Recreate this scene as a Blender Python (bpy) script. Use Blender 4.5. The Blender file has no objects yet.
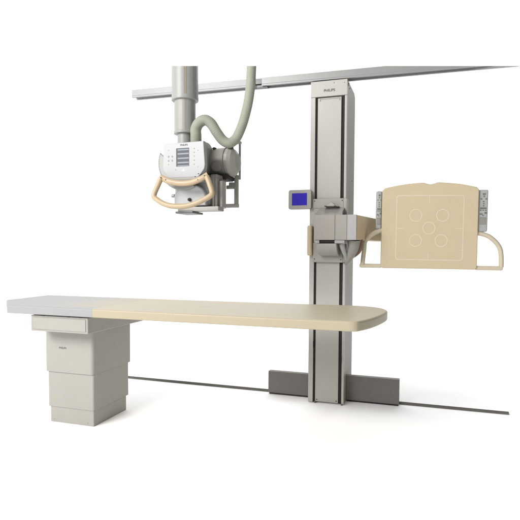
import bpy, bmesh, math, random
from math import radians, sin, cos, tan, pi
from mathutils import Vector, Matrix
random.seed(7)
C = bpy.context.scene.collection
sc = bpy.context.scene

# ------------------------------------------------------------------ camera
FPX = 509.0
A, P, R = radians(18.1), radians(2.5), radians(.3)
r0 = Vector((cos(A), sin(A), 0)); fh = Vector((-sin(A), cos(A), 0))
fwd = fh * cos(P) + Vector((0, 0, -sin(P)))
u0 = r0.cross(fwd)
rt = r0 * cos(R) + u0 * sin(R); up = u0 * cos(R) - r0 * sin(R)
EYE = Vector((0, 0, 1.1))
cam = bpy.data.cameras.new('camera'); co = bpy.data.objects.new('camera', cam); C.objects.link(co)
m = Matrix((rt, up, -fwd)).transposed().to_4x4(); m.translation = EYE
co.matrix_world = m
cam.sensor_width = 36; cam.lens = FPX / 520 * 36; cam.shift_y = 12.22 / 520
cam.clip_end = 500
sc.camera = co

# ------------------------------------------------------------------ materials
def s2l(c):
    return tuple(((x / 255) / 12.92 if x / 255 <= .04045 else ((x / 255 + .055) / 1.055) ** 2.4) for x in c)

def mat(name, rgb, rough=.45, spec=.4, metal=0, var=.04, scale=9, bump=.02, bscale=260, coat=0):
    m = bpy.data.materials.new(name); m.use_nodes = True
    nt = m.node_tree; b = nt.nodes['Principled BSDF']
    b.inputs['Roughness'].default_value = rough
    b.inputs['Metallic'].default_value = metal
    b.inputs['Specular IOR Level'].default_value = spec
    b.inputs['Coat Weight'].default_value = coat
    tc = nt.nodes.new('ShaderNodeTexCoord')
    n = nt.nodes.new('ShaderNodeTexNoise'); n.inputs['Scale'].default_value = scale; n.inputs['Detail'].default_value = 6
    nt.links.new(tc.outputs['Object'], n.inputs['Vector'])
    mx = nt.nodes.new('ShaderNodeMix'); mx.data_type = 'RGBA'
    lo = tuple(max(0, x * (1 - var)) for x in rgb) + (1,); hi = tuple(min(1, x * (1 + var)) for x in rgb) + (1,)
    mx.inputs['A'].default_value = lo; mx.inputs['B'].default_value = hi
    nt.links.new(n.outputs['Fac'], mx.inputs['Factor'])
    nt.links.new(mx.outputs['Result'], b.inputs['Base Color'])
    mr = nt.nodes.new('ShaderNodeMapRange'); mr.inputs['To Min'].default_value = max(0, rough - .06); mr.inputs['To Max'].default_value = rough + .06
    nt.links.new(n.outputs['Fac'], mr.inputs['Value']); nt.links.new(mr.outputs['Result'], b.inputs['Roughness'])
    if bump:
        n2 = nt.nodes.new('ShaderNodeTexNoise'); n2.inputs['Scale'].default_value = bscale; n2.inputs['Detail'].default_value = 3
        nt.links.new(tc.outputs['Object'], n2.inputs['Vector'])
        bp = nt.nodes.new('ShaderNodeBump'); bp.inputs['Strength'].default_value = bump; bp.inputs['Distance'].default_value = .002
        nt.links.new(n2.outputs['Fac'], bp.inputs['Height']); nt.links.new(bp.outputs['Normal'], b.inputs['Normal'])
    return m

M = {}
M['cream'] = mat('cream enamel', (.345, .333, .304), .5, .3, var=.03, bump=.06)
M['column'] = mat('column enamel', (.40, .388, .36), .38, .4, var=.03, bump=.04)
M['panelface'] = mat('brushed column panel', (.37, .358, .328), .34, .45, var=.05, scale=5, bump=.03)
M['white'] = mat('white plastic', (.37, .374, .38), .4, .4, var=.02)
M['white2'] = mat('warm white plastic', (.30, .30, .288), .4, .4, var=.03)
M['headgrey'] = mat('grey laminate', (.31, .314, .31), .45, .35, var=.03)
M['beige'] = mat('beige laminate', (.40, .348, .25), .42, .35, var=.035, scale=4)
M['grip'] = mat('beige grip plastic', (.42, .325, .215), .38, .4, var=.04)
M['recbeige'] = mat('beige receptor cover', (.50, .42, .285), .5, .3, var=.03, scale=6)
M['armbeige'] = mat('beige arm cover', (.54, .44, .28), .42, .4, var=.04)
M['gripc'] = mat('pale cream grip', (.50, .44, .33), .45, .35, var=.03)
M['mark'] = mat('pale cream print', (.575, .505, .40), .5, .3, var=.02, bump=0)
M['plinth'] = mat('dark grey brown plinth', (.15, .137, .126), .5, .4, var=.08, scale=20)
M['dark'] = mat('black rubber', (.018, .017, .017), .6, .3, var=.2, scale=40)
M['slot'] = mat('dark slot brush', (.03, .028, .028), .7, .2, var=.5, scale=60, bump=.2)
M['tubegrey'] = mat('taupe housing enamel', (.245, .232, .208), .42, .4, var=.05)
M['tubelight'] = mat('light grey housing enamel', (.315, .305, .28), .4, .4, var=.05)
M['hose'] = mat('grey green hose sleeve', (.30, .305, .25), .62, .25, var=.10, scale=30, bump=.25, bscale=500)
M['metal'] = mat('anodised aluminium', (.245, .247, .242), .36, .5, metal=.15, var=.05, scale=14, bump=.02)
M['metalw'] = mat('pale painted aluminium', (.285, .29, .292), .4, .4, metal=.1, var=.05, scale=10)
M['metald'] = mat('dark aluminium', (.12, .12, .12), .4, .5, metal=.3, var=.1)
M['floorline'] = mat('dull floor rail metal', (.13, .122, .108), .55, .3, var=.25, scale=16)
M['ink'] = mat('grey ink', (.06, .06, .06), .5, .3, var=.05, bump=0)
M['lilac'] = mat('pale lilac grey enamel', (.33, .325, .335), .42, .4, var=.03)
M['inkm'] = mat('mid grey ink', (.13, .13, .125), .5, .3, var=.05, bump=0)
M['block'] = mat('warm grey block enamel', (.28, .262, .235), .42, .4, var=.04)
M['inkl'] = mat('light grey ink', (.26, .27, .28), .5, .3, var=.05, bump=0)
M['lcd'] = mat('display glass', (.10, .105, .125), .5, .15, var=.05, bump=0)
M['lcdbar'] = mat('display bars', (.27, .29, .33), .5, .15, var=.05, bump=0)
M['ctrl'] = mat('blue grey keypad', (.34, .345, .345), .5, .3, var=.06, scale=30)
M['copper'] = mat('brown cable', (.20, .12, .08), .5, .4, var=.15, scale=60)
M['yellow'] = mat('ochre stripe', (.36, .285, .15), .5, .3, var=.05, bump=0)
M['shiny'] = mat('polished grey plastic', (.30, .29, .27), .18, .6, var=.05, scale=20)

# monitor picture: a lit screen, slightly mottled blue
sm = bpy.data.materials.new('lit blue screen'); sm.use_nodes = True
nt = sm.node_tree; b = nt.nodes['Principled BSDF']
b.inputs['Base Color'].default_value = (.01, .01, .06, 1); b.inputs['Roughness'].default_value = .6; b.inputs['Specular IOR Level'].default_value = .1
n = nt.nodes.new('ShaderNodeTexNoise'); n.inputs['Scale'].default_value = 60
cr = nt.nodes.new('ShaderNodeMix'); cr.data_type = 'RGBA'
cr.inputs['A'].default_value = (.022, .012, .32, 1); cr.inputs['B'].default_value = (.045, .03, .47, 1)
nt.links.new(n.outputs['Fac'], cr.inputs['Factor']); nt.links.new(cr.outputs['Result'], b.inputs['Emission Color'])
b.inputs['Emission Strength'].default_value = .75
M['screen'] = sm

# head end laminate: grey, a beige reflection painted into its upper face near the joint
hm = mat('grey laminate with beige reflection tint', (.31, .314, .31), .45, .35, var=.03)
nt = hm.node_tree; b = nt.nodes['Principled BSDF']
tc = nt.nodes.new('ShaderNodeTexCoord'); sx = nt.nodes.new('ShaderNodeSeparateXYZ'); nt.links.new(tc.outputs['Object'], sx.inputs[0])
mr = nt.nodes.new('ShaderNodeMapRange'); mr.interpolation_type = 'SMOOTHSTEP'
mr.inputs['From Min'].default_value = -2.28; mr.inputs['From Max'].default_value = -1.86
nt.links.new(sx.outputs['X'], mr.inputs['Value'])
my = nt.nodes.new('ShaderNodeMapRange'); my.interpolation_type = 'SMOOTHSTEP'
my.inputs['From Min'].default_value = 2.475; my.inputs['From Max'].default_value = 2.62
nt.links.new(sx.outputs['Y'], my.inputs['Value'])
mu = nt.nodes.new('ShaderNodeMath'); mu.operation = 'MULTIPLY'
nt.links.new(mr.outputs['Result'], mu.inputs[0]); nt.links.new(my.outputs['Result'], mu.inputs[1])
old = b.inputs['Base Color'].links[0].from_socket
mx = nt.nodes.new('ShaderNodeMix'); mx.data_type = 'RGBA'; mx.inputs['B'].default_value = (.375, .335, .26, 1)
nt.links.new(old, mx.inputs['A']); nt.links.new(mu.outputs[0], mx.inputs['Factor']); nt.links.new(mx.outputs['Result'], b.inputs['Base Color'])
M['headmix'] = hm

# ------------------------------------------------------------------ mesh helpers
def newbm(): return bmesh.new()

def box(bm, x0, x1, y0, y1, z0, z1, bev=0, seg=2, sel=None):
    vs = [bm.verts.new((x, y, z)) for z in (z0, z1) for y in (y0, y1) for x in (x0, x1)]
    fs = [(0, 2, 3, 1), (4, 5, 7, 6), (0, 1, 5, 4), (2, 6, 7, 3), (0, 4, 6, 2), (1, 3, 7, 5)]
    faces = [bm.faces.new([vs[i] for i in f]) for f in fs]
    if bev:
        es = list({e for f in faces for e in f.edges})
        if sel: es = [e for e in es if sel(e)]
        bmesh.ops.bevel(bm, geom=es, offset=bev, segments=seg, profile=.5, affect='EDGES')
    return bm

def prism(bm, pts, axis, a0, a1, bev=0, seg=2):
    """polygon pts extruded along axis; pts are the other two coordinates in xyz order"""
    def mk(p, a):
        return {'X': (a, p[0], p[1]), 'Y': (p[0], a, p[1]), 'Z': (p[0], p[1], a)}[axis]
    lo = [bm.verts.new(mk(p, a0)) for p in pts]; hi = [bm.verts.new(mk(p, a1)) for p in pts]
    n = len(pts)
    fs = [bm.faces.new(lo[::-1]), bm.faces.new(hi)]
    for i in range(n): fs.append(bm.faces.new((lo[i], lo[(i + 1) % n], hi[(i + 1) % n], hi[i])))
    bmesh.ops.recalc_face_normals(bm, faces=fs)
    if bev:
        es = [e for e in {e for f in fs[:2] for e in f.edges}]
        bmesh.ops.bevel(bm, geom=es, offset=bev, segments=seg, profile=.5, affect='EDGES')
    return bm

def smooth_path(pts, k=8):
    pts = [Vector(p) for p in pts]; out = []
    for i in range(len(pts) - 1):
        p0 = pts[max(i - 1, 0)]; p1 = pts[i]; p2 = pts[i + 1]; p3 = pts[min(i + 2, len(pts) - 1)]
        for j in range(k):
            t = j / k
            out.append(.5 * ((2 * p1) + (p2 - p0) * t + (2 * p0 - 5 * p1 + 4 * p2 - p3) * t * t + (3 * p1 - p0 - 3 * p2 + p3) * t ** 3))
    out.append(pts[-1]); return out

def tube(bm, path, rad, seg=16, closed=False, ridge=0, rn=0, flat=1.0):
    """swept tube; rad is a number or a function of 0..1; ridge adds rn corrugations"""
    n = len(path); rings = []
    up_ = Vector((0, 1, 0))
    for i, p in enumerate(path):
        if closed: t = (path[(i + 1) % n] - path[i - 1]).normalized()
        else: t = (path[min(i + 1, n - 1)] - path[max(i - 1, 0)]).normalized()
        a = up_ - t * up_.dot(t)
        if a.length < 1e-3: a = Vector((1, 0, 0)) - t * t.x
        a.normalize(); b_ = t.cross(a)
        s = i / (n - 1)
        rr = rad(s) if callable(rad) else rad
        if ridge: rr *= 1 + ridge * sin(2 * pi * rn * s)
        rings.append([bm.verts.new(p + (a * cos(q) * flat + b_ * sin(q)) * rr) for q in [2 * pi * k / seg for k in range(seg)]])
    for i in range(n if closed else n - 1):
        A_, B_ = rings[i], rings[(i + 1) % n]
        for k in range(seg): bm.faces.new((A_[k], A_[(k + 1) % seg], B_[(k + 1) % seg], B_[k]))
    if not closed:
        bm.faces.new(rings[0][::-1]); bm.faces.new(rings[-1])
    bmesh.ops.recalc_face_normals(bm, faces=bm.faces)
    return bm

def lathe(bm, prof, axis, centre, seg=40):
    """prof: (position along axis, radius)"""
    rings = []
    for a, r in prof:
        ring = []
        for k in range(seg):
            q = 2 * pi * k / seg; c, s = cos(q) * r, sin(q) * r
            v = {'X': (a, centre[0] + c, centre[1] + s), 'Y': (centre[0] + c, a, centre[1] + s), 'Z': (centre[0] + c, centre[1] + s, a)}[axis]
            ring.append(bm.verts.new(v))
        rings.append(ring)
    fs = []
    for A_, B_ in zip(rings, rings[1:]):
        for k in range(seg): fs.append(bm.faces.new((A_[k], A_[(k + 1) % seg], B_[(k + 1) % seg], B_[k])))
    fs.append(bm.faces.new(rings[0][::-1])); fs.append(bm.faces.new(rings[-1]))
    bmesh.ops.recalc_face_normals(bm, faces=fs)
    return bm

def cut(bm, co_, no_):
    """saw off everything on the side the normal points to, and cap it"""
    g = bmesh.ops.bisect_plane(bm, geom=bm.verts[:] + bm.edges[:] + bm.faces[:], plane_co=co_, plane_no=no_, clear_outer=True)
    es = [e for e in g['geom_cut'] if isinstance(e, bmesh.types.BMEdge)]
    if es: bmesh.ops.holes_fill(bm, edges=es, sides=0)
    bmesh.ops.recalc_face_normals(bm, faces=bm.faces)
    return bm

def obj(name, bm, m_, parent=None, smooth=True, angle=35, weld=True):
    me = bpy.data.meshes.new(name); bm.to_mesh(me); bm.free()
    me.materials.append(M[m_] if isinstance(m_, str) else m_)
    o = bpy.data.objects.new(name, me); C.objects.link(o)
    if parent is not None:
        o.parent = parent
        o.matrix_parent_inverse = Matrix.Identity(4)
        o.location = -Vector(base_of(parent))
    if smooth:
        me.shade_smooth() if hasattr(me, 'shade_smooth') else [setattr(p, 'use_smooth', True) for p in me.polygons]
        me.set_sharp_from_angle(angle=radians(angle))
        wn_ = o.modifiers.new('weighted', 'WEIGHTED_NORMAL'); wn_.keep_sharp = True; wn_.weight = 100
    return o

def base_of(o):
    v = Vector((0, 0, 0))
    while o is not None:
        v += o.location; o = o.parent
    return v

def thing(name, label, cat, loc=(0, 0, 0)):
    o = bpy.data.objects.new(name, None); C.objects.link(o); o.location = loc
    o.empty_display_size = .1
    o['label'] = label; o['category'] = cat
    return o

def text_bm(body, width, centre, plane_rot, depth=.0006, bold=.0):
    cu = bpy.data.curves.new('lettering', 'FONT'); cu.body = body; cu.align_x = 'CENTER'; cu.align_y = 'CENTER'
    cu.extrude = .02; cu.offset = bold
    to = bpy.data.objects.new('lettering', cu); C.objects.link(to)
    bpy.context.view_layer.update()
    s = width / to.dimensions.x
    me = bpy.data.meshes.new_from_object(to.evaluated_get(bpy.context.evaluated_depsgraph_get()))
    bpy.data.objects.remove(to); bpy.data.curves.remove(cu)
    bm = bmesh.new(); bm.from_mesh(me); bpy.data.meshes.remove(me)
    bmesh.ops.transform(bm, matrix=Matrix.Translation(centre) @ plane_rot @ Matrix.Diagonal((s, s, depth / .02, 1)), verts=bm.verts)
    return bm
FRONT = Matrix.Rotation(radians(90), 4, 'X')       # lettering faces -Y

# ------------------------------------------------------------------ floor
bm = newbm()
v = [bm.verts.new(p) for p in ((-9, -5, 0), (7, -5, 0), (7, 9, 0), (-9, 9, 0))]; bm.faces.new(v)
fl = obj('floor', bm, mat('white studio floor', (.965, .965, .965), .9, .0, var=.01, scale=2, bump=0), smooth=False)
fl['kind'] = 'structure'

# ------------------------------------------------------------------ floor strip
bm = newbm(); box(bm, -2.6, .548, 3.735, 3.768, 0, .011, .002)
box(bm, -2.6, .548, 3.741, 3.745, .011, .0145); box(bm, -2.6, .548, 3.757, 3.761, .011, .0145)
o = obj('floor_rail', bm, 'floorline')
o['label'] = 'thin dark metal rail lying on the white floor behind the column'; o['category'] = 'rail'

# ------------------------------------------------------------------ ceiling rail
T = thing('ceiling_rail', 'long pale grey aluminium rail running overhead behind the machine', 'rail', (-1.2, 3.59, 2.295))
YF, YB, ZB, ZT = 3.555, 3.632, 2.297, 2.355
TOPCUT_N = None
def ray(x, y): return fwd * FPX + rt * (x - 260) - up * (y - 272.22)
topn = ray(520, 66).cross(ray(0, 66)).normalized()
if topn.z < 0: topn = -topn
def yaw(bm):
    for v in bm.verts: v.co.y += .027 * (v.co.x + 2.23)
def railprof(zt=ZT, yf=YF):
    return [(yf, zt), (yf, ZB + .014), (yf - .002, ZB + .010), (yf - .002, ZB), (yf + .014, ZB), (yf + .014, ZB + .012), (YB - .014, ZB + .012), (YB - .014, ZB), (YB + .002, ZB), (YB + .002, ZB + .012), (YB, ZB + .014), (YB, zt)]
bm = newbm(); prism(bm, railprof(), 'X', -2.232, -1.215); yaw(bm); obj('rail_section', bm, 'metalw', T, smooth=False)
bm = newbm(); prism(bm, railprof(ZT - .001, YF - .001), 'X', -1.165, .545)
yaw(bm); cut(bm, EYE, topn); obj('rail_section', bm, 'metal', T, smooth=False)
bm = newbm(); box(bm, -1.214, -1.166, YF + .004, YB - .002, ZB + .016, ZT - .003, .002); yaw(bm); obj('joint_block', bm, 'metald', T)
bm = newbm(); box(bm, -1.213, -1.13, YF + .016, YB - .016, ZB - .006, ZB + .0115, .002); yaw(bm); obj('trolley', bm, 'metald', T)

# ------------------------------------------------------------------ examination table
T = thing('examination_table', 'long flat beige examination table with grey head end on a stepped cream pedestal', 'examination table', (-2.11, 2.84, 0))
YT0, YT1, ZT0, ZT1, XJ = 2.468, 3.15, .706, .757, -1.822
def slab(bm, pts, bt=.010, bb=.006):
    prism(bm, pts, 'Z', ZT0, ZT1)
    top = [e for e in bm.edges if all(abs(v.co.z - ZT1) < 1e-5 for v in e.verts)]
    bot = [e for e in bm.edges if all(abs(v.co.z - ZT0) < 1e-5 for v in e.verts)]
    jn = lambda e: all(abs(v.co.x - XJ) < .003 for v in e.verts)
    bmesh.ops.bevel(bm, geom=[e for e in top if not jn(e)], offset=bt, segments=4, profile=.5, affect='EDGES')
    bot = [e for e in bm.edges if all(abs(v.co.z - ZT0) < 1e-5 for v in e.verts) and not jn(e)]
    bmesh.ops.bevel(bm, geom=bot, offset=bb, segments=3, profile=.5, affect='EDGES')
    return bm
rc = smooth_path([(-.352, YT0, 0), (-.322, YT0 + .006, 0), (-.300, YT0 + .032, 0), (-.259, 2.61, 0), (-.222, 2.78, 0), (-.205, 2.94, 0), (-.220, 3.05, 0), (-.275, 3.14, 0), (-.36, 3.185, 0), (-.46, 3.198, 0), (-.60, 3.185, 0), (-.80, 3.165, 0)], 5)
bm = newbm(); slab(bm, [(XJ + .0006, YT0)] + [(p.x, p.y) for p in rc] + [(XJ + .0006, 3.125)], .011)
obj('tabletop', bm, 'beige', T)
bm = newbm(); slab(bm, [(XJ, YT0), (XJ, 3.123), (-2.672, 3.105), (-2.668, 2.70), (-2.625, 2.66), (-2.435, YT0 + .001)], .011)
obj('head_end', bm, 'headmix', T)
bm = newbm(); box(bm, -2.278, -1.868, 2.492, 3.10, .603, .699, .005, 3); obj('support_box', bm, 'cream', T)
F_ = [o for o in C.objects if o.name == 'support_box'][0]
bm = newbm()   # front cover with a shallow frame
box(bm, -2.262, -1.882, 2.4885, 2.4925, .615, .688, .003); o = obj('front_cover', bm, 'cream', F_)
bm = newbm()
for q in (-2.20, -2.02, -1.93): box(bm, q, q + .022, 2.489, 2.60, .6985, .7075)
obj('mounting_pad', bm, 'dark', T)
bm = newbm(); box(bm, -2.24, -1.90, 2.52, 3.06, .6988, .7065); obj('shadow_filler', bm, 'slot', T)  # dark slab standing in for the shade between box and tabletop
bm = newbm(); box(bm, -2.27, -1.955, 2.65, 3.03, .594, .604); obj('neck', bm, 'slot', T)
vert = lambda e: abs(e.verts[0].co.z - e.verts[1].co.z) > .05
def tier(x0, x1, y0, y1, z0, z1, r):
    b = newbm(); box(b, x0, x1, y0, y1, z0, z1, r, 5, vert)
    es = [e for e in b.edges if abs(e.verts[0].co.z - e.verts[1].co.z) < 1e-5]
    es = [e for e in es if len({round(f.normal.z, 1) for f in e.link_faces}) > 1]
    b.normal_update()
    es = [e for e in b.edges if any(abs(f.normal.z) > .9 for f in e.link_faces) and any(abs(f.normal.z) < .1 for f in e.link_faces)]
    bmesh.ops.bevel(b, geom=es, offset=.002, segments=2, profile=.5, affect='EDGES')
    return b
o = obj('upper_cover', tier(-2.294, -1.931, 2.624, 3.050, .3245, .5945, .022), 'cream', T)
bm = text_bm('PHILIPS', .055, Vector((-2.155, 2.6238, .480)), FRONT, .0005, .02)
obj('lettering', bm, 'inkm', o)
obj('middle_cover', tier(-2.280, -1.936, 2.634, 3.024, .0985, .3235, .012), 'cream', T)
obj('base_cover', tier(-2.266, -1.940, 2.638, 2.998, .001, .0975, .006), 'cream', T)
bm = newbm()
for q in (-2.235, -1.985): lathe(bm, [(2.6365, .0025), (2.640, .0035)], 'Y', (q, .018), 10)
obj('screw', bm, 'tubegrey', T)

# ------------------------------------------------------------------ tube crane
T = thing('x_ray_tube_crane', 'white ceiling-hung tube head with beige handle, telescopic column and grey-green hose', 'x-ray machine', (-1.394, 2.8, 1.31))
AX = (-1.394, 2.80)
bm = newbm(); lathe(bm, [(1.988, .070), (1.988, .0765), (1.990, .0795), (1.994, .0805), (2.010, .0805), (2.013, .079), (2.30, .079)], 'Z', AX, 56); cut(bm, EYE, topn)
o = obj('outer_sleeve', bm, 'white2', T)
d = Vector((0 - AX[0] - .02, 0 - AX[1], 0)).normalized(); side = Vector((-d.y, d.x, 0))
def strip(bm, off, w, rr, z0, z1, depth=.0008):
    for zz0, zz1 in ((z0, z1),):
        c = Vector((AX[0], AX[1], 0)); vs = []
        for k in (-1, 1):
            a = (off + k * w / 2) / rr
            dd = d * cos(a) + side * sin(a)
            for r_ in (rr - .001, rr + depth):
                vs.append((c + dd * r_))
        q = [vs[0], vs[1], vs[3], vs[2]]
        lo = [bm.verts.new((p.x, p.y, zz0)) for p in q]; hi = [bm.verts.new((p.x, p.y, zz1)) for p in q]
        fs = [bm.faces.new(lo), bm.faces.new(hi)]
        for i in range(4): fs.append(bm.faces.new((lo[i], lo[(i + 1) % 4], hi[(i + 1) % 4], hi[i])))
        bmesh.ops.recalc_face_normals(bm, faces=fs)
    return bm
bm = newbm(); strip(bm, 0, .004, .079, 2.014, 2.30); cut(bm, EYE, topn); obj('stripe', bm, 'yellow', o)
bm = newbm()
for q in (-.006, .006): strip(bm, q, .0035, .079, 2.014, 2.30, .0016)
strip(bm, .046, .002, .079, 2.014, 2.30, .001)
cut(bm, EYE, topn); obj('guide_rib', bm, 'tubelight', o)
bm = newbm(); lathe(bm, [(1.792, .062), (1.793, .0655), (1.806, .0665), (1.809, .0635), (1.988, .0635)], 'Z', AX, 48); o = obj('inner_sleeve', bm, 'white2', T)
bm = newbm(); strip(bm, .004, .003, .0635, 1.81, 1.987); strip(bm, .034, .002, .0635, 1.81, 1.987); strip(bm, -.03, .002, .0635, 1.81, 1.987); obj('stripe', bm, 'tubelight', o)
bm = newbm(); strip(bm, -.001, .0025, .0635, 1.81, 1.987); obj('stripe', bm, 'yellow', o)
bm = newbm(); lathe(bm, [(1.69, .045), (1.792, .045)], 'Z', AX, 40); lathe(bm, [(1.70, .053), (1.712, .054), (1.716, .05)], 'Z', AX, 40); obj('neck_sleeve', bm, 'white2', T)

# control panel: flat top, rounded bottom
pc = (-1.303, 1.640)
arc = [(pc[0] + .150 * cos(a), pc[1] + .170 * sin(a)) for a in [radians(x) for x in range(208, 333, 6)]]
pts = [(-1.428, 1.697), (-1.432, 1.575)] + arc + [(-1.172, 1.572), (-1.182, 1.701)]
bm = newbm(); prism(bm, pts, 'Y', 2.598, 2.635, .004, 3); cp = obj('control_panel', bm, 'white', T)
bm = newbm(); box(bm, -1.41, -1.19, 2.635, 2.675, 1.53, 1.694, .008, 3); obj('panel_housing', bm, 'white2', T)
bm = newbm(); box(bm, -1.349, -1.268, 2.5972, 2.599, 1.566, 1.668, .001); o = obj('display', bm, 'lcd', cp)
o2 = o
bm = newbm()
for z, h in ((1.658, .007), (1.636, .008), (1.611, .008), (1.587, .008), (1.570, .004)): box(bm, -1.339, -1.270, 2.5964, 2.5974, z - h / 2, z + h / 2)
obj('display_row', bm, 'lcdbar', cp)
bm = newbm()
for x, z in ((-1.397, 1.624), (-1.374, 1.624), (-1.397, 1.601), (-1.374, 1.601)): lathe(bm, [(2.5962, .0045), (2.599, .0055)], 'Y', (x, z), 14)
obj('button', bm, 'inkl', cp)
bm = newbm()
for z in (1.661, 1.640, 1.620, 1.597, 1.575): lathe(bm, [(2.5965, .003), (2.599, .0035)], 'Y', (-1.238, z), 12)
for x, z in ((-1.352, 1.548), (-1.398, 1.66), (-1.398, 1.58), (-1.215, 1.56), (-1.215, 1.65)): lathe(bm, [(2.5965, .0022), (2.599, .003)], 'Y', (x, z), 12)
obj('key', bm, 'inkl', cp)
bm = newbm(); prism(bm, [(-1.312, 1.540), (-1.292, 1.540), (-1.302, 1.552)], 'Y', 2.5965, 2.599); obj('arrow_mark', bm, mat('bright arrow print', (.72, .72, .74), .4, .3, bump=0), cp)
bm = text_bm('PHILIPS', .045, Vector((-1.300, 2.5978, 1.684)), FRONT, .0005, .015); obj('lettering', bm, 'ink', cp)
# ring behind the panel
bm = newbm()
cx, cz, rr = -1.328, 1.598, .160
pts = [(cx + rr * cos(a), cz + rr * sin(a)) for a in [radians(x) for x in range(158, 300, 5)]]
prism(bm, pts, 'Y', 2.640, 2.662, .005, 3); dial = obj('dial_disc', bm, 'white2', T)
bm = newbm(); pts = [(cx + .157 * cos(a), cz + .157 * sin(a)) for a in [radians(x) for x in range(160, 298, 5)]]
prism(bm, pts, 'Y', 2.667, 2.70, .003); obj('dial_rim', bm, 'white', dial)
bm = newbm()
for k in range(20):
    a = radians(160 + k * 4); p = Vector((cx + .153 * cos(a), 2.6385, cz + .153 * sin(a)))
    box(bm, p.x - .0012, p.x + .0012, p.y, p.y + .002, p.z - .003, p.z + .003)
obj('dial_mark', bm, 'inkl', dial)
# handle
HY = 2.555
bm = newbm()
band = smooth_path([(-1.428, HY + .01, 1.505), (-1.380, HY, 1.483), (-1.33, HY, 1.470), (-1.280, HY, 1.465), (-1.225, HY, 1.470), (-1.175, HY, 1.487), (-1.140, HY + .01, 1.508)], 6)
tube(bm, band, .0165, 16, flat=.8); hb = obj('handle_bar', bm, 'grip', T)
bm = newbm()
loop = smooth_path([(-1.421, HY, 1.500), (-1.437, HY - .004, 1.462), (-1.458, HY - .010, 1.412), (-1.455, HY - .014, 1.392), (-1.435, HY - .02, 1.378), (-1.395, HY - .028, 1.356), (-1.345, HY - .032, 1.341), (-1.285, HY - .034, 1.336),
                    (-1.225, HY - .032, 1.342), (-1.170, HY - .028, 1.360), (-1.122, HY - .02, 1.384), (-1.106, HY - .014, 1.400), (-1.108, HY - .010, 1.418), (-1.124, HY - .004, 1.458), (-1.142, HY, 1.498)], 6)
tube(bm, loop, .0148, 16); obj('handle', bm, 'grip', T)
bm = newbm()
for x, z in ((-1.415, 1.500), (-1.205, 1.497), (-1.185, 1.512), (-1.19, 1.480), (-1.15, 1.500), (-1.385, 1.487)): lathe(bm, [(HY - .018, .0018), (HY - .01, .0028)], 'Y', (x, z), 10)
obj('screw', bm, 'dark', T)
bm = newbm(); box(bm, -1.39, -1.17, 2.585, 2.655, 1.478, 1.505, .006); obj('handle_mount', bm, 'tubegrey', T)
# collimator
bm = newbm(); box(bm, -1.412, -1.188, 2.69, 2.90, 1.345, 1.495, .022, 4); col = obj('collimator', bm, 'white', T)
bm = newbm(); pts = [(-1.39, 1.352), (-1.392, 1.40)] + [(-1.291 + .101 * cos(a), 1.398 + .075 * sin(a)) for a in [radians(x) for x in range(175, 4, -9)]] + [(-1.190, 1.40), (-1.192, 1.352)]
prism(bm, pts, 'Y', 2.648, 2.695, .012, 4); o = obj('collimator_cover', bm, 'white', col)
bm = newbm(); lathe(bm, [(2.632, .006), (2.635, .009), (2.648, .010)], 'Y', (-1.288, 1.384), 18); obj('knob', bm, 'dark', col)
bm = newbm(); lathe(bm, [(-1.432, .006), (-1.428, .010), (-1.412, .010)], 'X', (2.70, 1.415), 18); obj('side_knob', bm, 'metal', col)
bm = newbm(); box(bm, -1.385, -1.275, 2.655, 2.80, 1.308, 1.320, .003); obj('bottom_window', bm, 'metald', col)
bm = newbm(); box(bm, -1.375, -1.120, 2.665, 2.75, 1.3205, 1.346, .004); obj('lower_plate', bm, 'tubelight', T)
bm = newbm(); box(bm, -1.195, -1.150, 2.72, 2.86, 1.347, 1.535, .006); box(bm, -1.178, -1.165, 2.712, 2.722, 1.35, 1.53, .002); obj('support_arm', bm, 'tubegrey', T)
bm = newbm(); box(bm, -1.149, -1.128, 2.745, 2.80, 1.347, 1.50, .003); obj('post', bm, 'tubelight', T)
# tube housing, axis along X
TC = (2.885, 1.625)
prof = [(-1.300, .060), (-1.295, .085), (-1.285, .094), (-1.250, .098), (-1.240, .095), (-1.236, .088), (-1.235, .04)]
bm = newbm(); lathe(bm, prof, 'X', (2.79, 1.637), 44)
obj('housing_flange', bm, 'tubelight', T)
prof = [(-1.247, .070), (-1.246, .086), (-1.240, .089), (-1.152, .090), (-1.149, .086)]
bm = newbm(); lathe(bm, prof, 'X', TC, 44); hs = obj('tube_housing', bm, 'tubegrey', T)
prof = [(-1.149, .084), (-1.146, .089), (-1.128, .0895), (-1.108, .080), (-1.086, .054), (-1.083, .048), (-1.082, .02)]
bm = newbm(); lathe(bm, prof, 'X', TC, 14); obj('housing_cap', bm, 'tubelight', T, angle=20)
bm = newbm(); lathe(bm, [(2.788, .024), (2.790, .028), (2.80, .031), (2.86, .031)], 'Y', (-1.190, 1.590), 30); obj('round_boss', bm, 'tubegrey', hs)
bm = newbm(); lathe(bm, [(-1.252, .091), (-1.246, .0925), (-1.243, .091)], 'X', TC, 44); obj('seam_ring', bm, 'dark', hs)
bm = newbm(); box(bm, -1.228, -1.212, 2.83, 2.86, 1.700, 1.712, .003); box(bm, -1.15, -1.115, 2.86, 2.89, 1.705, 1.718, .003); obj('clip', bm, 'dark', hs)
bm = newbm(); box(bm, -1.30, -1.22, 2.84, 2.93, 1.50, 1.56, .01); box(bm, -1.25, -1.12, 2.80, 2.93, 1.515, 1.545, .012); obj('yoke', bm, 'dark', T)
bm = newbm(); box(bm, -1.35, -1.28, 2.72, 2.92, 1.52, 1.72, .01); obj('carrier', bm, 'tubegrey', T)
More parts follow.
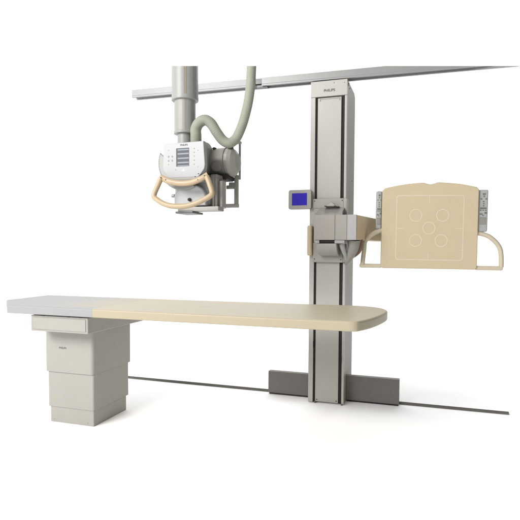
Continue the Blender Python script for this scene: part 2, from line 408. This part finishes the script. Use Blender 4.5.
# side bracket
bm = newbm()
q = lambda p: Vector(p)
box(bm, -1.104, -1.092, 2.944, 2.956, 1.53, 1.765, .003); box(bm, -1.132, -1.107, 2.940, 2.960, 1.37, 1.56, .004)
box(bm, -1.185, -1.120, 2.942, 2.958, 1.475, 1.498, .003); box(bm, -1.24, -1.105, 2.938, 2.962, 1.360, 1.384, .004)
box(bm, -1.165, -1.135, 2.935, 2.965, 1.478, 1.515, .003)
obj('side_bracket', bm, 'tubelight', T)
# hose
hp = smooth_path([(-1.31, 2.775, 1.725), (-1.308, 2.77, 1.771), (-1.308, 2.77, 1.812), (-1.288, 2.77, 1.845), (-1.252, 2.775, 1.861), (-1.218, 2.785, 1.841), (-1.189, 2.8, 1.793), (-1.159, 2.82, 1.749), (-1.122, 2.83, 1.73), (-1.09, 2.845, 1.752), (-1.067, 2.85, 1.79), (-1.045, 2.86, 1.852), (-1.024, 2.86, 1.923), (-1.01, 2.86, 1.986), (-0.999, 2.86, 2.066), (-0.995, 2.86, 2.141), (-0.993, 2.86, 2.198), (-0.993, 2.86, 2.244)], 26)
bm = newbm(); tube(bm, hp, lambda s: .0330 - .0050 * min(1, s * 1.6), 22, ridge=.012, rn=95); cut(bm, EYE, topn)
obj('hose', bm, 'hose', T)
bm = newbm(); lathe(bm, [(1.700, .040), (1.724, .040), (1.730, .036)], 'Z', (-1.330, 2.775), 26); obj('hose_collar', bm, 'tubelight', T)
bm = newbm(); box(bm, -1.130, -1.085, 2.87, 2.95, 1.745, 1.760, .004); obj('hose_clamp', bm, 'tubelight', T)

# ------------------------------------------------------------------ wall stand
T = thing('bucky_wall_stand', 'tall cream column stand with blue-screened monitor and square beige image receptor', 'x-ray stand', (-.67, 3.72, 0))
X0, X1, YC = -.798, -.541, 3.576
bm = newbm()
prism(bm, [(YC + .024, .002), (YC + .024, 2.284), (3.93, 2.284), (3.975, 2.262), (3.975, .002)], 'X', X0 + .001, X1 - .0005)
cl = obj('column', bm, 'cream', T)
def strip_box(x0, x1, z0, z1, y0=YC, y1=YC + .0245, bev=.0025):
    b = newbm(); box(b, x0, x1, y0, y1, z0, z1, bev); return b
obj('column_strip', strip_box(X0, -.764, .004, 2.175), 'column', T)
obj('column_strip', strip_box(-.5575, X1, .004, 2.175), 'column', T)
obj('top_cap', strip_box(X0, X1, 2.1765, 2.285), 'column', T)
cap = C.objects['top_cap']
obj('front_panel', strip_box(-.747, -.581, .012, 2.168, YC + .003), 'panelface', T)
fp = C.objects['front_panel']
bm = newbm()
for x0, x1 in ((-.764, -.747), (-.581, -.5575)):
    box(bm, x0 - .001, x1 + .001, YC + .016, YC + .0238, .006, 2.174)
obj('slot_brush', bm, 'slot', T)
bm = newbm(); box(bm, -.731, -.596, YC - .0005, YC + .004, 2.158, 2.164); box(bm, -.735, -.729, YC - .0015, YC + .004, 2.146, 2.165); box(bm, -.598, -.592, YC - .0015, YC + .004, 2.146, 2.165)
obj('retaining_clip', bm, 'tubelight', T)
bm = text_bm('PHILIPS', .078, Vector((-.666, YC - .0003, 2.216)), FRONT, .0006, .02); obj('lettering', bm, 'ink', cap)
bm = newbm()
for x, z in ((-.634, 2.266), (-.562, 2.262)): lathe(bm, [(YC - .002, .003), (YC, .004)], 'Y', (x, z), 12)
obj('screw', bm, 'tubegrey', cap)
bm = newbm()
for x in (-.735, -.594): lathe(bm, [(YC - .001, .0035), (YC + .003, .0045)], 'Y', (x, .026), 12)
obj('screw', bm, 'ink', fp)
bm = newbm()
for z, x in ((.305, -.5585), (.40, -.7625)): box(bm, x - .002, x + .002, YC - .0015, YC + .003, z, z + .045)
obj('brush_tab', bm, 'slot', T)
bm = newbm()
for z in (1.62, 2.255): lathe(bm, [(X1 - .001, .007), (X1 + .003, .006)], 'X', (3.70 if z > 2 else 3.86, z), 12)
lathe(bm, [(X1 - .001, .012), (X1 + .006, .010)], 'X', (3.63, 2.262), 14)
obj('bolt', bm, 'tubegrey', cl)
bm = newbm()
for x in (-.752, -.558): box(bm, x, x + .010, YC - .004, YC + .012, 0, .012)
obj('levelling_foot', bm, 'metald', T)

# dark plinths
for x0, x1, h in ((-1.133, X0 - .0005, .177), (X1 + .0005, -.166, .190)):
    bm = newbm(); box(bm, x0, x1, 3.684, 3.732, .012, h, .003); pl = obj('plinth', bm, 'plinth', T)
    bm = newbm(); box(bm, x0 + .006, x1 - .006, 3.692, 3.728, .001, .013); obj('plinth_shadow_foot', bm, 'dark', pl)  # black inset strip put in to draw the shadow line under the plinth
    if x0 < -1:
        bm = newbm(); lathe(bm, [(3.682, .003), (3.684, .0035)], 'Y', (-1.06, .09), 10); obj('bolt', bm, 'metal', pl)

# carriage
bm = newbm()
box(bm, -.768, -.552, 3.548, YC - .0005, 1.395, 1.462, .004)
box(bm, -.768, -.552, 3.548, YC - .0005, 1.015, 1.155, .006)
box(bm, -.760, -.552, 3.545, YC - .0006, 1.1555, 1.3945)
cg = obj('carriage', bm, 'tubelight', T)
bm = newbm()
for x, z in ((-.757, 1.447), (-.563, 1.447), (-.755, 1.038), (-.568, 1.035)): lathe(bm, [(3.545, .003), (3.548, .0045)], 'Y', (x, z), 12)
obj('screw', bm, 'ink', cg)
bm = newbm(); box(bm, -.5515, -.527, 3.54, 3.60, 1.02, 1.458, .004); obj('carriage_side', bm, 'tubelight', T)
# sloping glossy lid
bm = newbm(); prism(bm, [(3.548, 1.400), (3.548, 1.3365), (3.392, 1.3365), (3.400, 1.343)], 'X', -.722, -.545, .002)
lid = obj('sloping_lid', bm, 'shiny', T)
bm = newbm()
pts = [(-.68, 1.404), (-.668, 1.412), (-.650, 1.416), (-.636, 1.428), (-.620, 1.428), (-.606, 1.414), (-.590, 1.411), (-.578, 1.402)]
prism(bm, pts, 'Y', 3.49, 3.549, .003); obj('moulded_grip', bm, 'tubelight', lid)
bm = newbm()
for x in (-.668, -.602): box(bm, x - .009, x + .009, 3.486, 3.50, 1.402, 1.408, .002)
obj('grip_slot', bm, 'ink', lid)
# main blocks
vb = lambda e: True
for nm, x0, x1, y0, mt in (('carriage_block', -.724, -.583, 3.380, 'block'), ('carriage_block', -.5815, -.503, 3.3795, 'block'), ('arm_end_block', -.5015, -.440, 3.377, 'lilac')):
    bm = newbm(); box(bm, x0, x1, y0, 3.545 if x0 < -.6 else 3.50, 1.1695, 1.3360, .0025); obj(nm, bm, mt, T)
bm = newbm(); box(bm, -.719, -.688, 3.388, 3.54, 1.147, 1.1690, .004); box(bm, -.586, -.518, 3.386, 3.52, 1.146, 1.1690, .005); obj('lower_block', bm, 'white2', T)
bm = newbm(); box(bm, -.688, -.586, 3.402, 3.50, 1.151, 1.1693, .002); obj('lower_recess', bm, 'dark', T)
bm = newbm()   # quarter-round trough below
pts = [(3.547, 1.146), (3.400, 1.146)] + [(3.547 - .147 * cos(a), 1.146 - .085 * sin(a)) for a in [radians(x) for x in range(8, 91, 8)]]
prism(bm, pts, 'X', -.712, -.575, .004); obj('curved_trough', bm, 'tubelight', T)
bm = newbm(); tube(bm, smooth_path([(-.545, 3.44, 1.150), (-.540, 3.45, 1.12), (-.528, 3.48, 1.075), (-.522, 3.52, 1.035)], 6), lambda s: .022 - .011 * s, 18); obj('cable_boot', bm, 'white2', T)
bm = newbm(); tube(bm, smooth_path([(-.468, 3.47, 1.172), (-.474, 3.48, 1.12), (-.492, 3.50, 1.075), (-.518, 3.54, 1.03), (-.53, 3.57, 1.01)], 6), lambda s: .046 - .030 * s, 20); obj('cable_funnel', bm, 'tubegrey', T)
bm = newbm()
for k in range(4):
    dx = k * .008
    tube(bm, smooth_path([(-.418 - dx, 3.50, 1.175), (-.420 - dx, 3.50, 1.13), (-.430 - dx, 3.51, 1.095), (-.455 - dx * .6, 3.52, 1.070), (-.495, 3.54, 1.045 - .002 * k)], 6), .0075, 10)
obj('cable_bundle', bm, 'copper', T)
bm = newbm(); tube(bm, smooth_path([(-.455, 3.46, 1.175), (-.462, 3.46, 1.12), (-.488, 3.48, 1.06), (-.515, 3.52, 1.03)], 6), .005, 10); obj('cable', bm, 'inkl', T)
bm = newbm(); box(bm, -.805, -.770, 3.52, 3.60, 1.062, 1.275, .012, 4); obj('side_bumper', bm, 'recbeige', T)
# monitor
bm = newbm(); box(bm, -.943, -.778, 3.528, 3.560, 1.390, 1.527, .014, 4, lambda e: abs(e.verts[0].co.y - e.verts[1].co.y) > .02)
b2 = [e for e in bm.edges if all(abs(v.co.y - 3.528) < 1e-4 for v in e.verts)]
bmesh.ops.bevel(bm, geom=b2, offset=.004, segments=2, profile=.5, affect='EDGES')
mo = obj('monitor', bm, 'cream', T)
bm = newbm(); box(bm, -.917, -.808, 3.5265, 3.530, 1.417, 1.503, .001); obj('screen', bm, 'screen', mo)
bm = newbm(); box(bm, -.86, -.77, 3.560, 3.59, 1.43, 1.49, .004); obj('monitor_bracket', bm, 'tubelight', T)
# swing arm
bm = newbm(); prism(bm, [(-.4385, 3.378), (-.322, 4.019), (-.08, 4.02), (-.08, 4.10), (-.40, 4.10), (-.495, 3.66), (-.495, 3.502), (-.4385, 3.502)], 'Z', 1.1705, 1.335, .006, 3)
obj('swing_arm', bm, 'armbeige', T)

# image receptor in its own frame: a = width, b = thickness (towards -Y), c = height
RY = radians(7.8)
RC = Vector((.014, 3.640, 1.250))
RM = Matrix.Translation(RC) @ Matrix.Rotation(RY, 4, 'Z') @ Matrix.Rotation(radians(.4), 4, 'Y')
def rec(bm, k=1):
    for v in bm.verts: v.co.x *= k
    bmesh.ops.transform(bm, matrix=RM, verts=bm.verts)
    return bm
top = smooth_path([(-.316, 0, .275), (-.20, 0, .297), (-.065, 0, .311), (-.032, 0, .306), (.0, 0, .299), (.033, 0, .307), (.065, 0, .312), (.20, 0, .300), (.314, 0, .278)], 4)
pts = [(-.333, .258)] + [(p.x, p.z) for p in top] + [(.330, .260), (.330, -.258), (.317, -.272), (-.320, -.272), (-.333, -.258)]
def shell(bm, pts, prof, back):
    n = len(pts); P_ = [Vector(p) for p in pts]; nor = []
    for i in range(n):
        a = (P_[i] - P_[i - 1]).normalized(); b = (P_[(i + 1) % n] - P_[i]).normalized(); t = (a + b).normalized()
        nor.append(Vector((-t.y, t.x)))
    cen = sum(P_, Vector((0, 0))) / n
    if (P_[0] - cen).dot(nor[0]) > 0: nor = [-q_ for q_ in nor]
    rings = [[bm.verts.new((p.x + q_.x * o_, y_, p.y + q_.y * o_)) for p, q_ in zip(P_, nor)] for o_, y_ in prof + [(0, back)]]
    rings = rings[:-1][::-1] + [rings[-1]]      # front of the shell first
    for A_, B_ in zip(rings, rings[1:]):
        for i in range(n): bm.faces.new((A_[i], A_[(i + 1) % n], B_[(i + 1) % n], B_[i]))
    bm.faces.new(rings[0]); bm.faces.new(rings[-1])
    bmesh.ops.recalc_face_normals(bm, faces=bm.faces)
bm = newbm(); shell(bm, pts, [(0, .004), (.0008, .0005), (.0024, -.0026), (.0048, -.0050), (.0080, -.006)], .05); rc_ = obj('image_receptor', rec(bm, .945), 'recbeige', T)
bm = newbm(); box(bm, -.315, .312, .046, .085, -.26, .262, .01); obj('receptor_back', rec(bm, .94), 'tubelight', T)
bm = newbm(); box(bm, -.16, .16, .086, .42, -.12, .06, .01); obj('receptor_mount', rec(bm), 'tubegrey', T)
# printed marks
bm = newbm()
def ring(bm, cx, cz, r, w, n=48, y=-.0066):
    a = [bm.verts.new((cx + r * cos(2 * pi * k / n), y, cz + r * sin(2 * pi * k / n))) for k in range(n)]
    b = [bm.verts.new((cx + (r - w) * cos(2 * pi * k / n), y, cz + (r - w) * sin(2 * pi * k / n))) for k in range(n)]
    for k in range(n): bm.faces.new((a[k], a[(k + 1) % n], b[(k + 1) % n], b[k]))
W = .0065
for cx_, cz_ in ((-.094, .090), (.086, .090), (-.004, .004), (-.092, -.080), (.080, -.080)): ring(bm, cx_, cz_, .0435, W)
def rrect(bm, x0, x1, z0, z1, r, w, y=-.0066):
    def loop(o):
        L = []
        for cx_, cz_, a0 in ((x1 - r, z1 - r, 0), (x0 + r, z1 - r, 90), (x0 + r, z0 + r, 180), (x1 - r, z0 + r, 270)):
            for k in range(7):
                a = radians(a0 + 15 * k); L.append(bm.verts.new((cx_ + (r - o) * cos(a), y, cz_ + (r - o) * sin(a))))
        return L
    a, b = loop(0), loop(w); n = len(a)
    for k in range(n): bm.faces.new((a[k], a[(k + 1) % n], b[(k + 1) % n], b[k]))
rrect(bm, -.228, .228, -.214, .226, .02, W)
def tick(x0, x1, z0, z1):
    v = [bm.verts.new(p) for p in ((x0, -.0065, z0), (x1, -.0065, z0), (x1, -.0065, z1), (x0, -.0065, z1))]; bm.faces.new(v)
tick(-.006, -.001, .176, .221); tick(-.006, -.001, -.209, -.166); tick(-.223, -.176, -.001, .004); tick(.176, .223, -.001, .004)
tick(.196, .223, -.145, -.141)
bmesh.ops.recalc_face_normals(bm, faces=bm.faces)
for f in bm.faces:
    if f.normal.y > 0: f.normal_flip()
g = bmesh.ops.extrude_face_region(bm, geom=bm.faces[:])
bmesh.ops.translate(bm, vec=(0, .0003, 0), verts=[v for v in g['geom'] if isinstance(v, bmesh.types.BMVert)])
obj('field_marks', rec(bm, .965), 'mark', rc_, smooth=False)
# key pads at both sides
for sgn, x0, x1, zb, zt in ((-1, -.353, -.3152, -.005, .258), (1, .3124, .374, -.018, .262)):
    bm = newbm(); box(bm, x0, x1, .012, .060, zb, zt, .010, 3); kp = obj('keypad', rec(bm), 'ctrl', T)
    bm = newbm(); w = x1 - x0; cxk = (x0 + x1) / 2
    yy = .0105
    def s(x_, z_, a, h): box(bm, cxk + x_ * w - a * w / 2, cxk + x_ * w + a * w / 2, yy, yy + .003, zt - z_ - h / 2, zt - z_ + h / 2)
    for zz, a, h in ((.030, .30, .010), (.045, .12, .010)): s(.05, zz, a, h)
    for xx in (-.22, .28): s(xx, .062, .16, .008)
    for zz in (.080, .094, .108): s(.02, zz, .16, .007)
    s(0, .124, .62, .010)
    for xx in (-.25, 0, .25): s(xx, .137, .14, .006)
    s(-.2, .163, .3, .008); s(.25, .155, .22, .012); s(.0, .172, .14, .006)
    obj('key_symbol', rec(bm), 'inkm', kp)
    bm = newbm(); box(bm, cxk - .32 * w, cxk + .32 * w, yy, yy + .004, zt - .232, zt - .184, .004); obj('key', rec(bm), 'tubegrey', kp)
# hand grips
def grip(pts, rad=.0150):
    bm = newbm(); tube(bm, smooth_path(pts, 7), rad, 14, flat=1.2); return obj('hand_grip', rec(bm), 'gripc', T)
grip([(.300, .03, -.026), (.340, .028, -.032), (.385, .026, -.048), (.430, .024, -.086), (.458, .022, -.13), (.467, .022, -.18), (.469, .022, -.225), (.469, .022, -.254)])
grip([(-.308, .020, -.012), (-.330, .012, -.018), (-.352, .004, -.026), (-.385, -.008, -.046), (-.412, -.006, -.072), (-.426, .0, -.10), (-.429, .008, -.15), (-.433, .016, -.19), (-.438, .020, -.250)], .0155)
bm = newbm(); box(bm, .305, .478, .006, .038, -.275, -.246, .009, 3); obj('grip_bar', rec(bm), 'gripc', T)
bm = newbm(); box(bm, -.458, -.308, .006, .038, -.272, -.244, .009, 3); obj('grip_bar', rec(bm), 'gripc', T)

# ------------------------------------------------------------------ every repeated small piece becomes a part of its own
def split_pieces(o):
    bm = bmesh.new(); bm.from_mesh(o.data); bm.verts.ensure_lookup_table()
    seen = set(); isl = []
    for v in bm.verts:
        if v.index in seen: continue
        st = [v]; seen.add(v.index); cur = []
        while st:
            x = st.pop(); cur.append(x.index)
            for e in x.link_edges:
                y = e.other_vert(x)
                if y.index not in seen: seen.add(y.index); st.append(y)
        isl.append(set(cur))
    bm.free()
    if len(isl) < 2: return
    base = o.name.split('.')[0]
    src = o.data
    for k, s_ in enumerate(isl):
        b_ = bmesh.new(); b_.from_mesh(src)
        bmesh.ops.delete(b_, geom=[v for v in b_.verts if v.index not in s_], context='VERTS')
        me = src.copy(); b_.to_mesh(me); b_.free(); me.name = base
        if k == 0: o.data = me
        else:
            c = o.copy(); c.data = me; c.name = base; C.objects.link(c); c.parent = o.parent
SPLIT = ('brush_tab', 'mounting_pad', 'screw', 'key', 'button', 'bolt', 'retaining_clip', 'levelling_foot', 'clip', 'guide_rib', 'grip_slot',
         'lower_block', 'slot_brush', 'stripe', 'carriage', 'cable_bundle', 'yoke', 'key_symbol')
for o in list(C.objects):
    if o.type == 'MESH' and o.name.split('.')[0] in SPLIT: split_pieces(o)

# ------------------------------------------------------------------ light
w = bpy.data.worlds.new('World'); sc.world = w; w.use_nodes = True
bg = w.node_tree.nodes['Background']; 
# white studio surround, dimmed out of view, right and behind the camera, to darken side faces
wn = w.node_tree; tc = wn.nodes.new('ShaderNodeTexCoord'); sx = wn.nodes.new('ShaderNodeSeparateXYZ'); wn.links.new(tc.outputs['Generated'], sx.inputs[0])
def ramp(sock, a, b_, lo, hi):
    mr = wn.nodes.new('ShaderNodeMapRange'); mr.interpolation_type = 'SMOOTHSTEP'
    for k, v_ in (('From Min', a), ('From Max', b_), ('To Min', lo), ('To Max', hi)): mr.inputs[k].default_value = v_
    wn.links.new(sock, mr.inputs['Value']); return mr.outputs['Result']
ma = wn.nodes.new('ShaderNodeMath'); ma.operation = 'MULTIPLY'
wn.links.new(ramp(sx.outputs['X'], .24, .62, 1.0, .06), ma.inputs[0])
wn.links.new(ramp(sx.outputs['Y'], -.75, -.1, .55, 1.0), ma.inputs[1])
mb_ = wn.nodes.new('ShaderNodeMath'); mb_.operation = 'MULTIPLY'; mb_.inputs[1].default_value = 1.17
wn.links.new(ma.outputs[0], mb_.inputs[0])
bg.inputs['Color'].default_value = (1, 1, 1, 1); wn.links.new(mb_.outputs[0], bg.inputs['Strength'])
def area(loc, target, sx, sy, power, col=(1, 1, 1)):
    l = bpy.data.lights.new('area_lamp', 'AREA'); l.shape = 'RECTANGLE'; l.size = sx; l.size_y = sy; l.energy = power; l.color = col
    o = bpy.data.objects.new('area_lamp', l); C.objects.link(o); o.location = loc
    o.rotation_euler = (Vector(target) - Vector(loc)).to_track_quat('-Z', 'Y').to_euler()
    return o
area((-3.6, -2.2, 3.6), (-1.1, 3.0, 1.1), 3.0, 2.2, 415, (1, .985, .96))
area((-2.4, 8.4, 5.0), (-2.0, 7.4, 0), 10, 3, 260)  # unseen lamp added behind the scene to brighten the far floor
sc.view_settings.view_transform = 'Standard'; sc.view_settings.look = 'None'; sc.view_settings.exposure = 0; sc.view_settings.gamma = 1
sc.cycles.max_bounces = 8
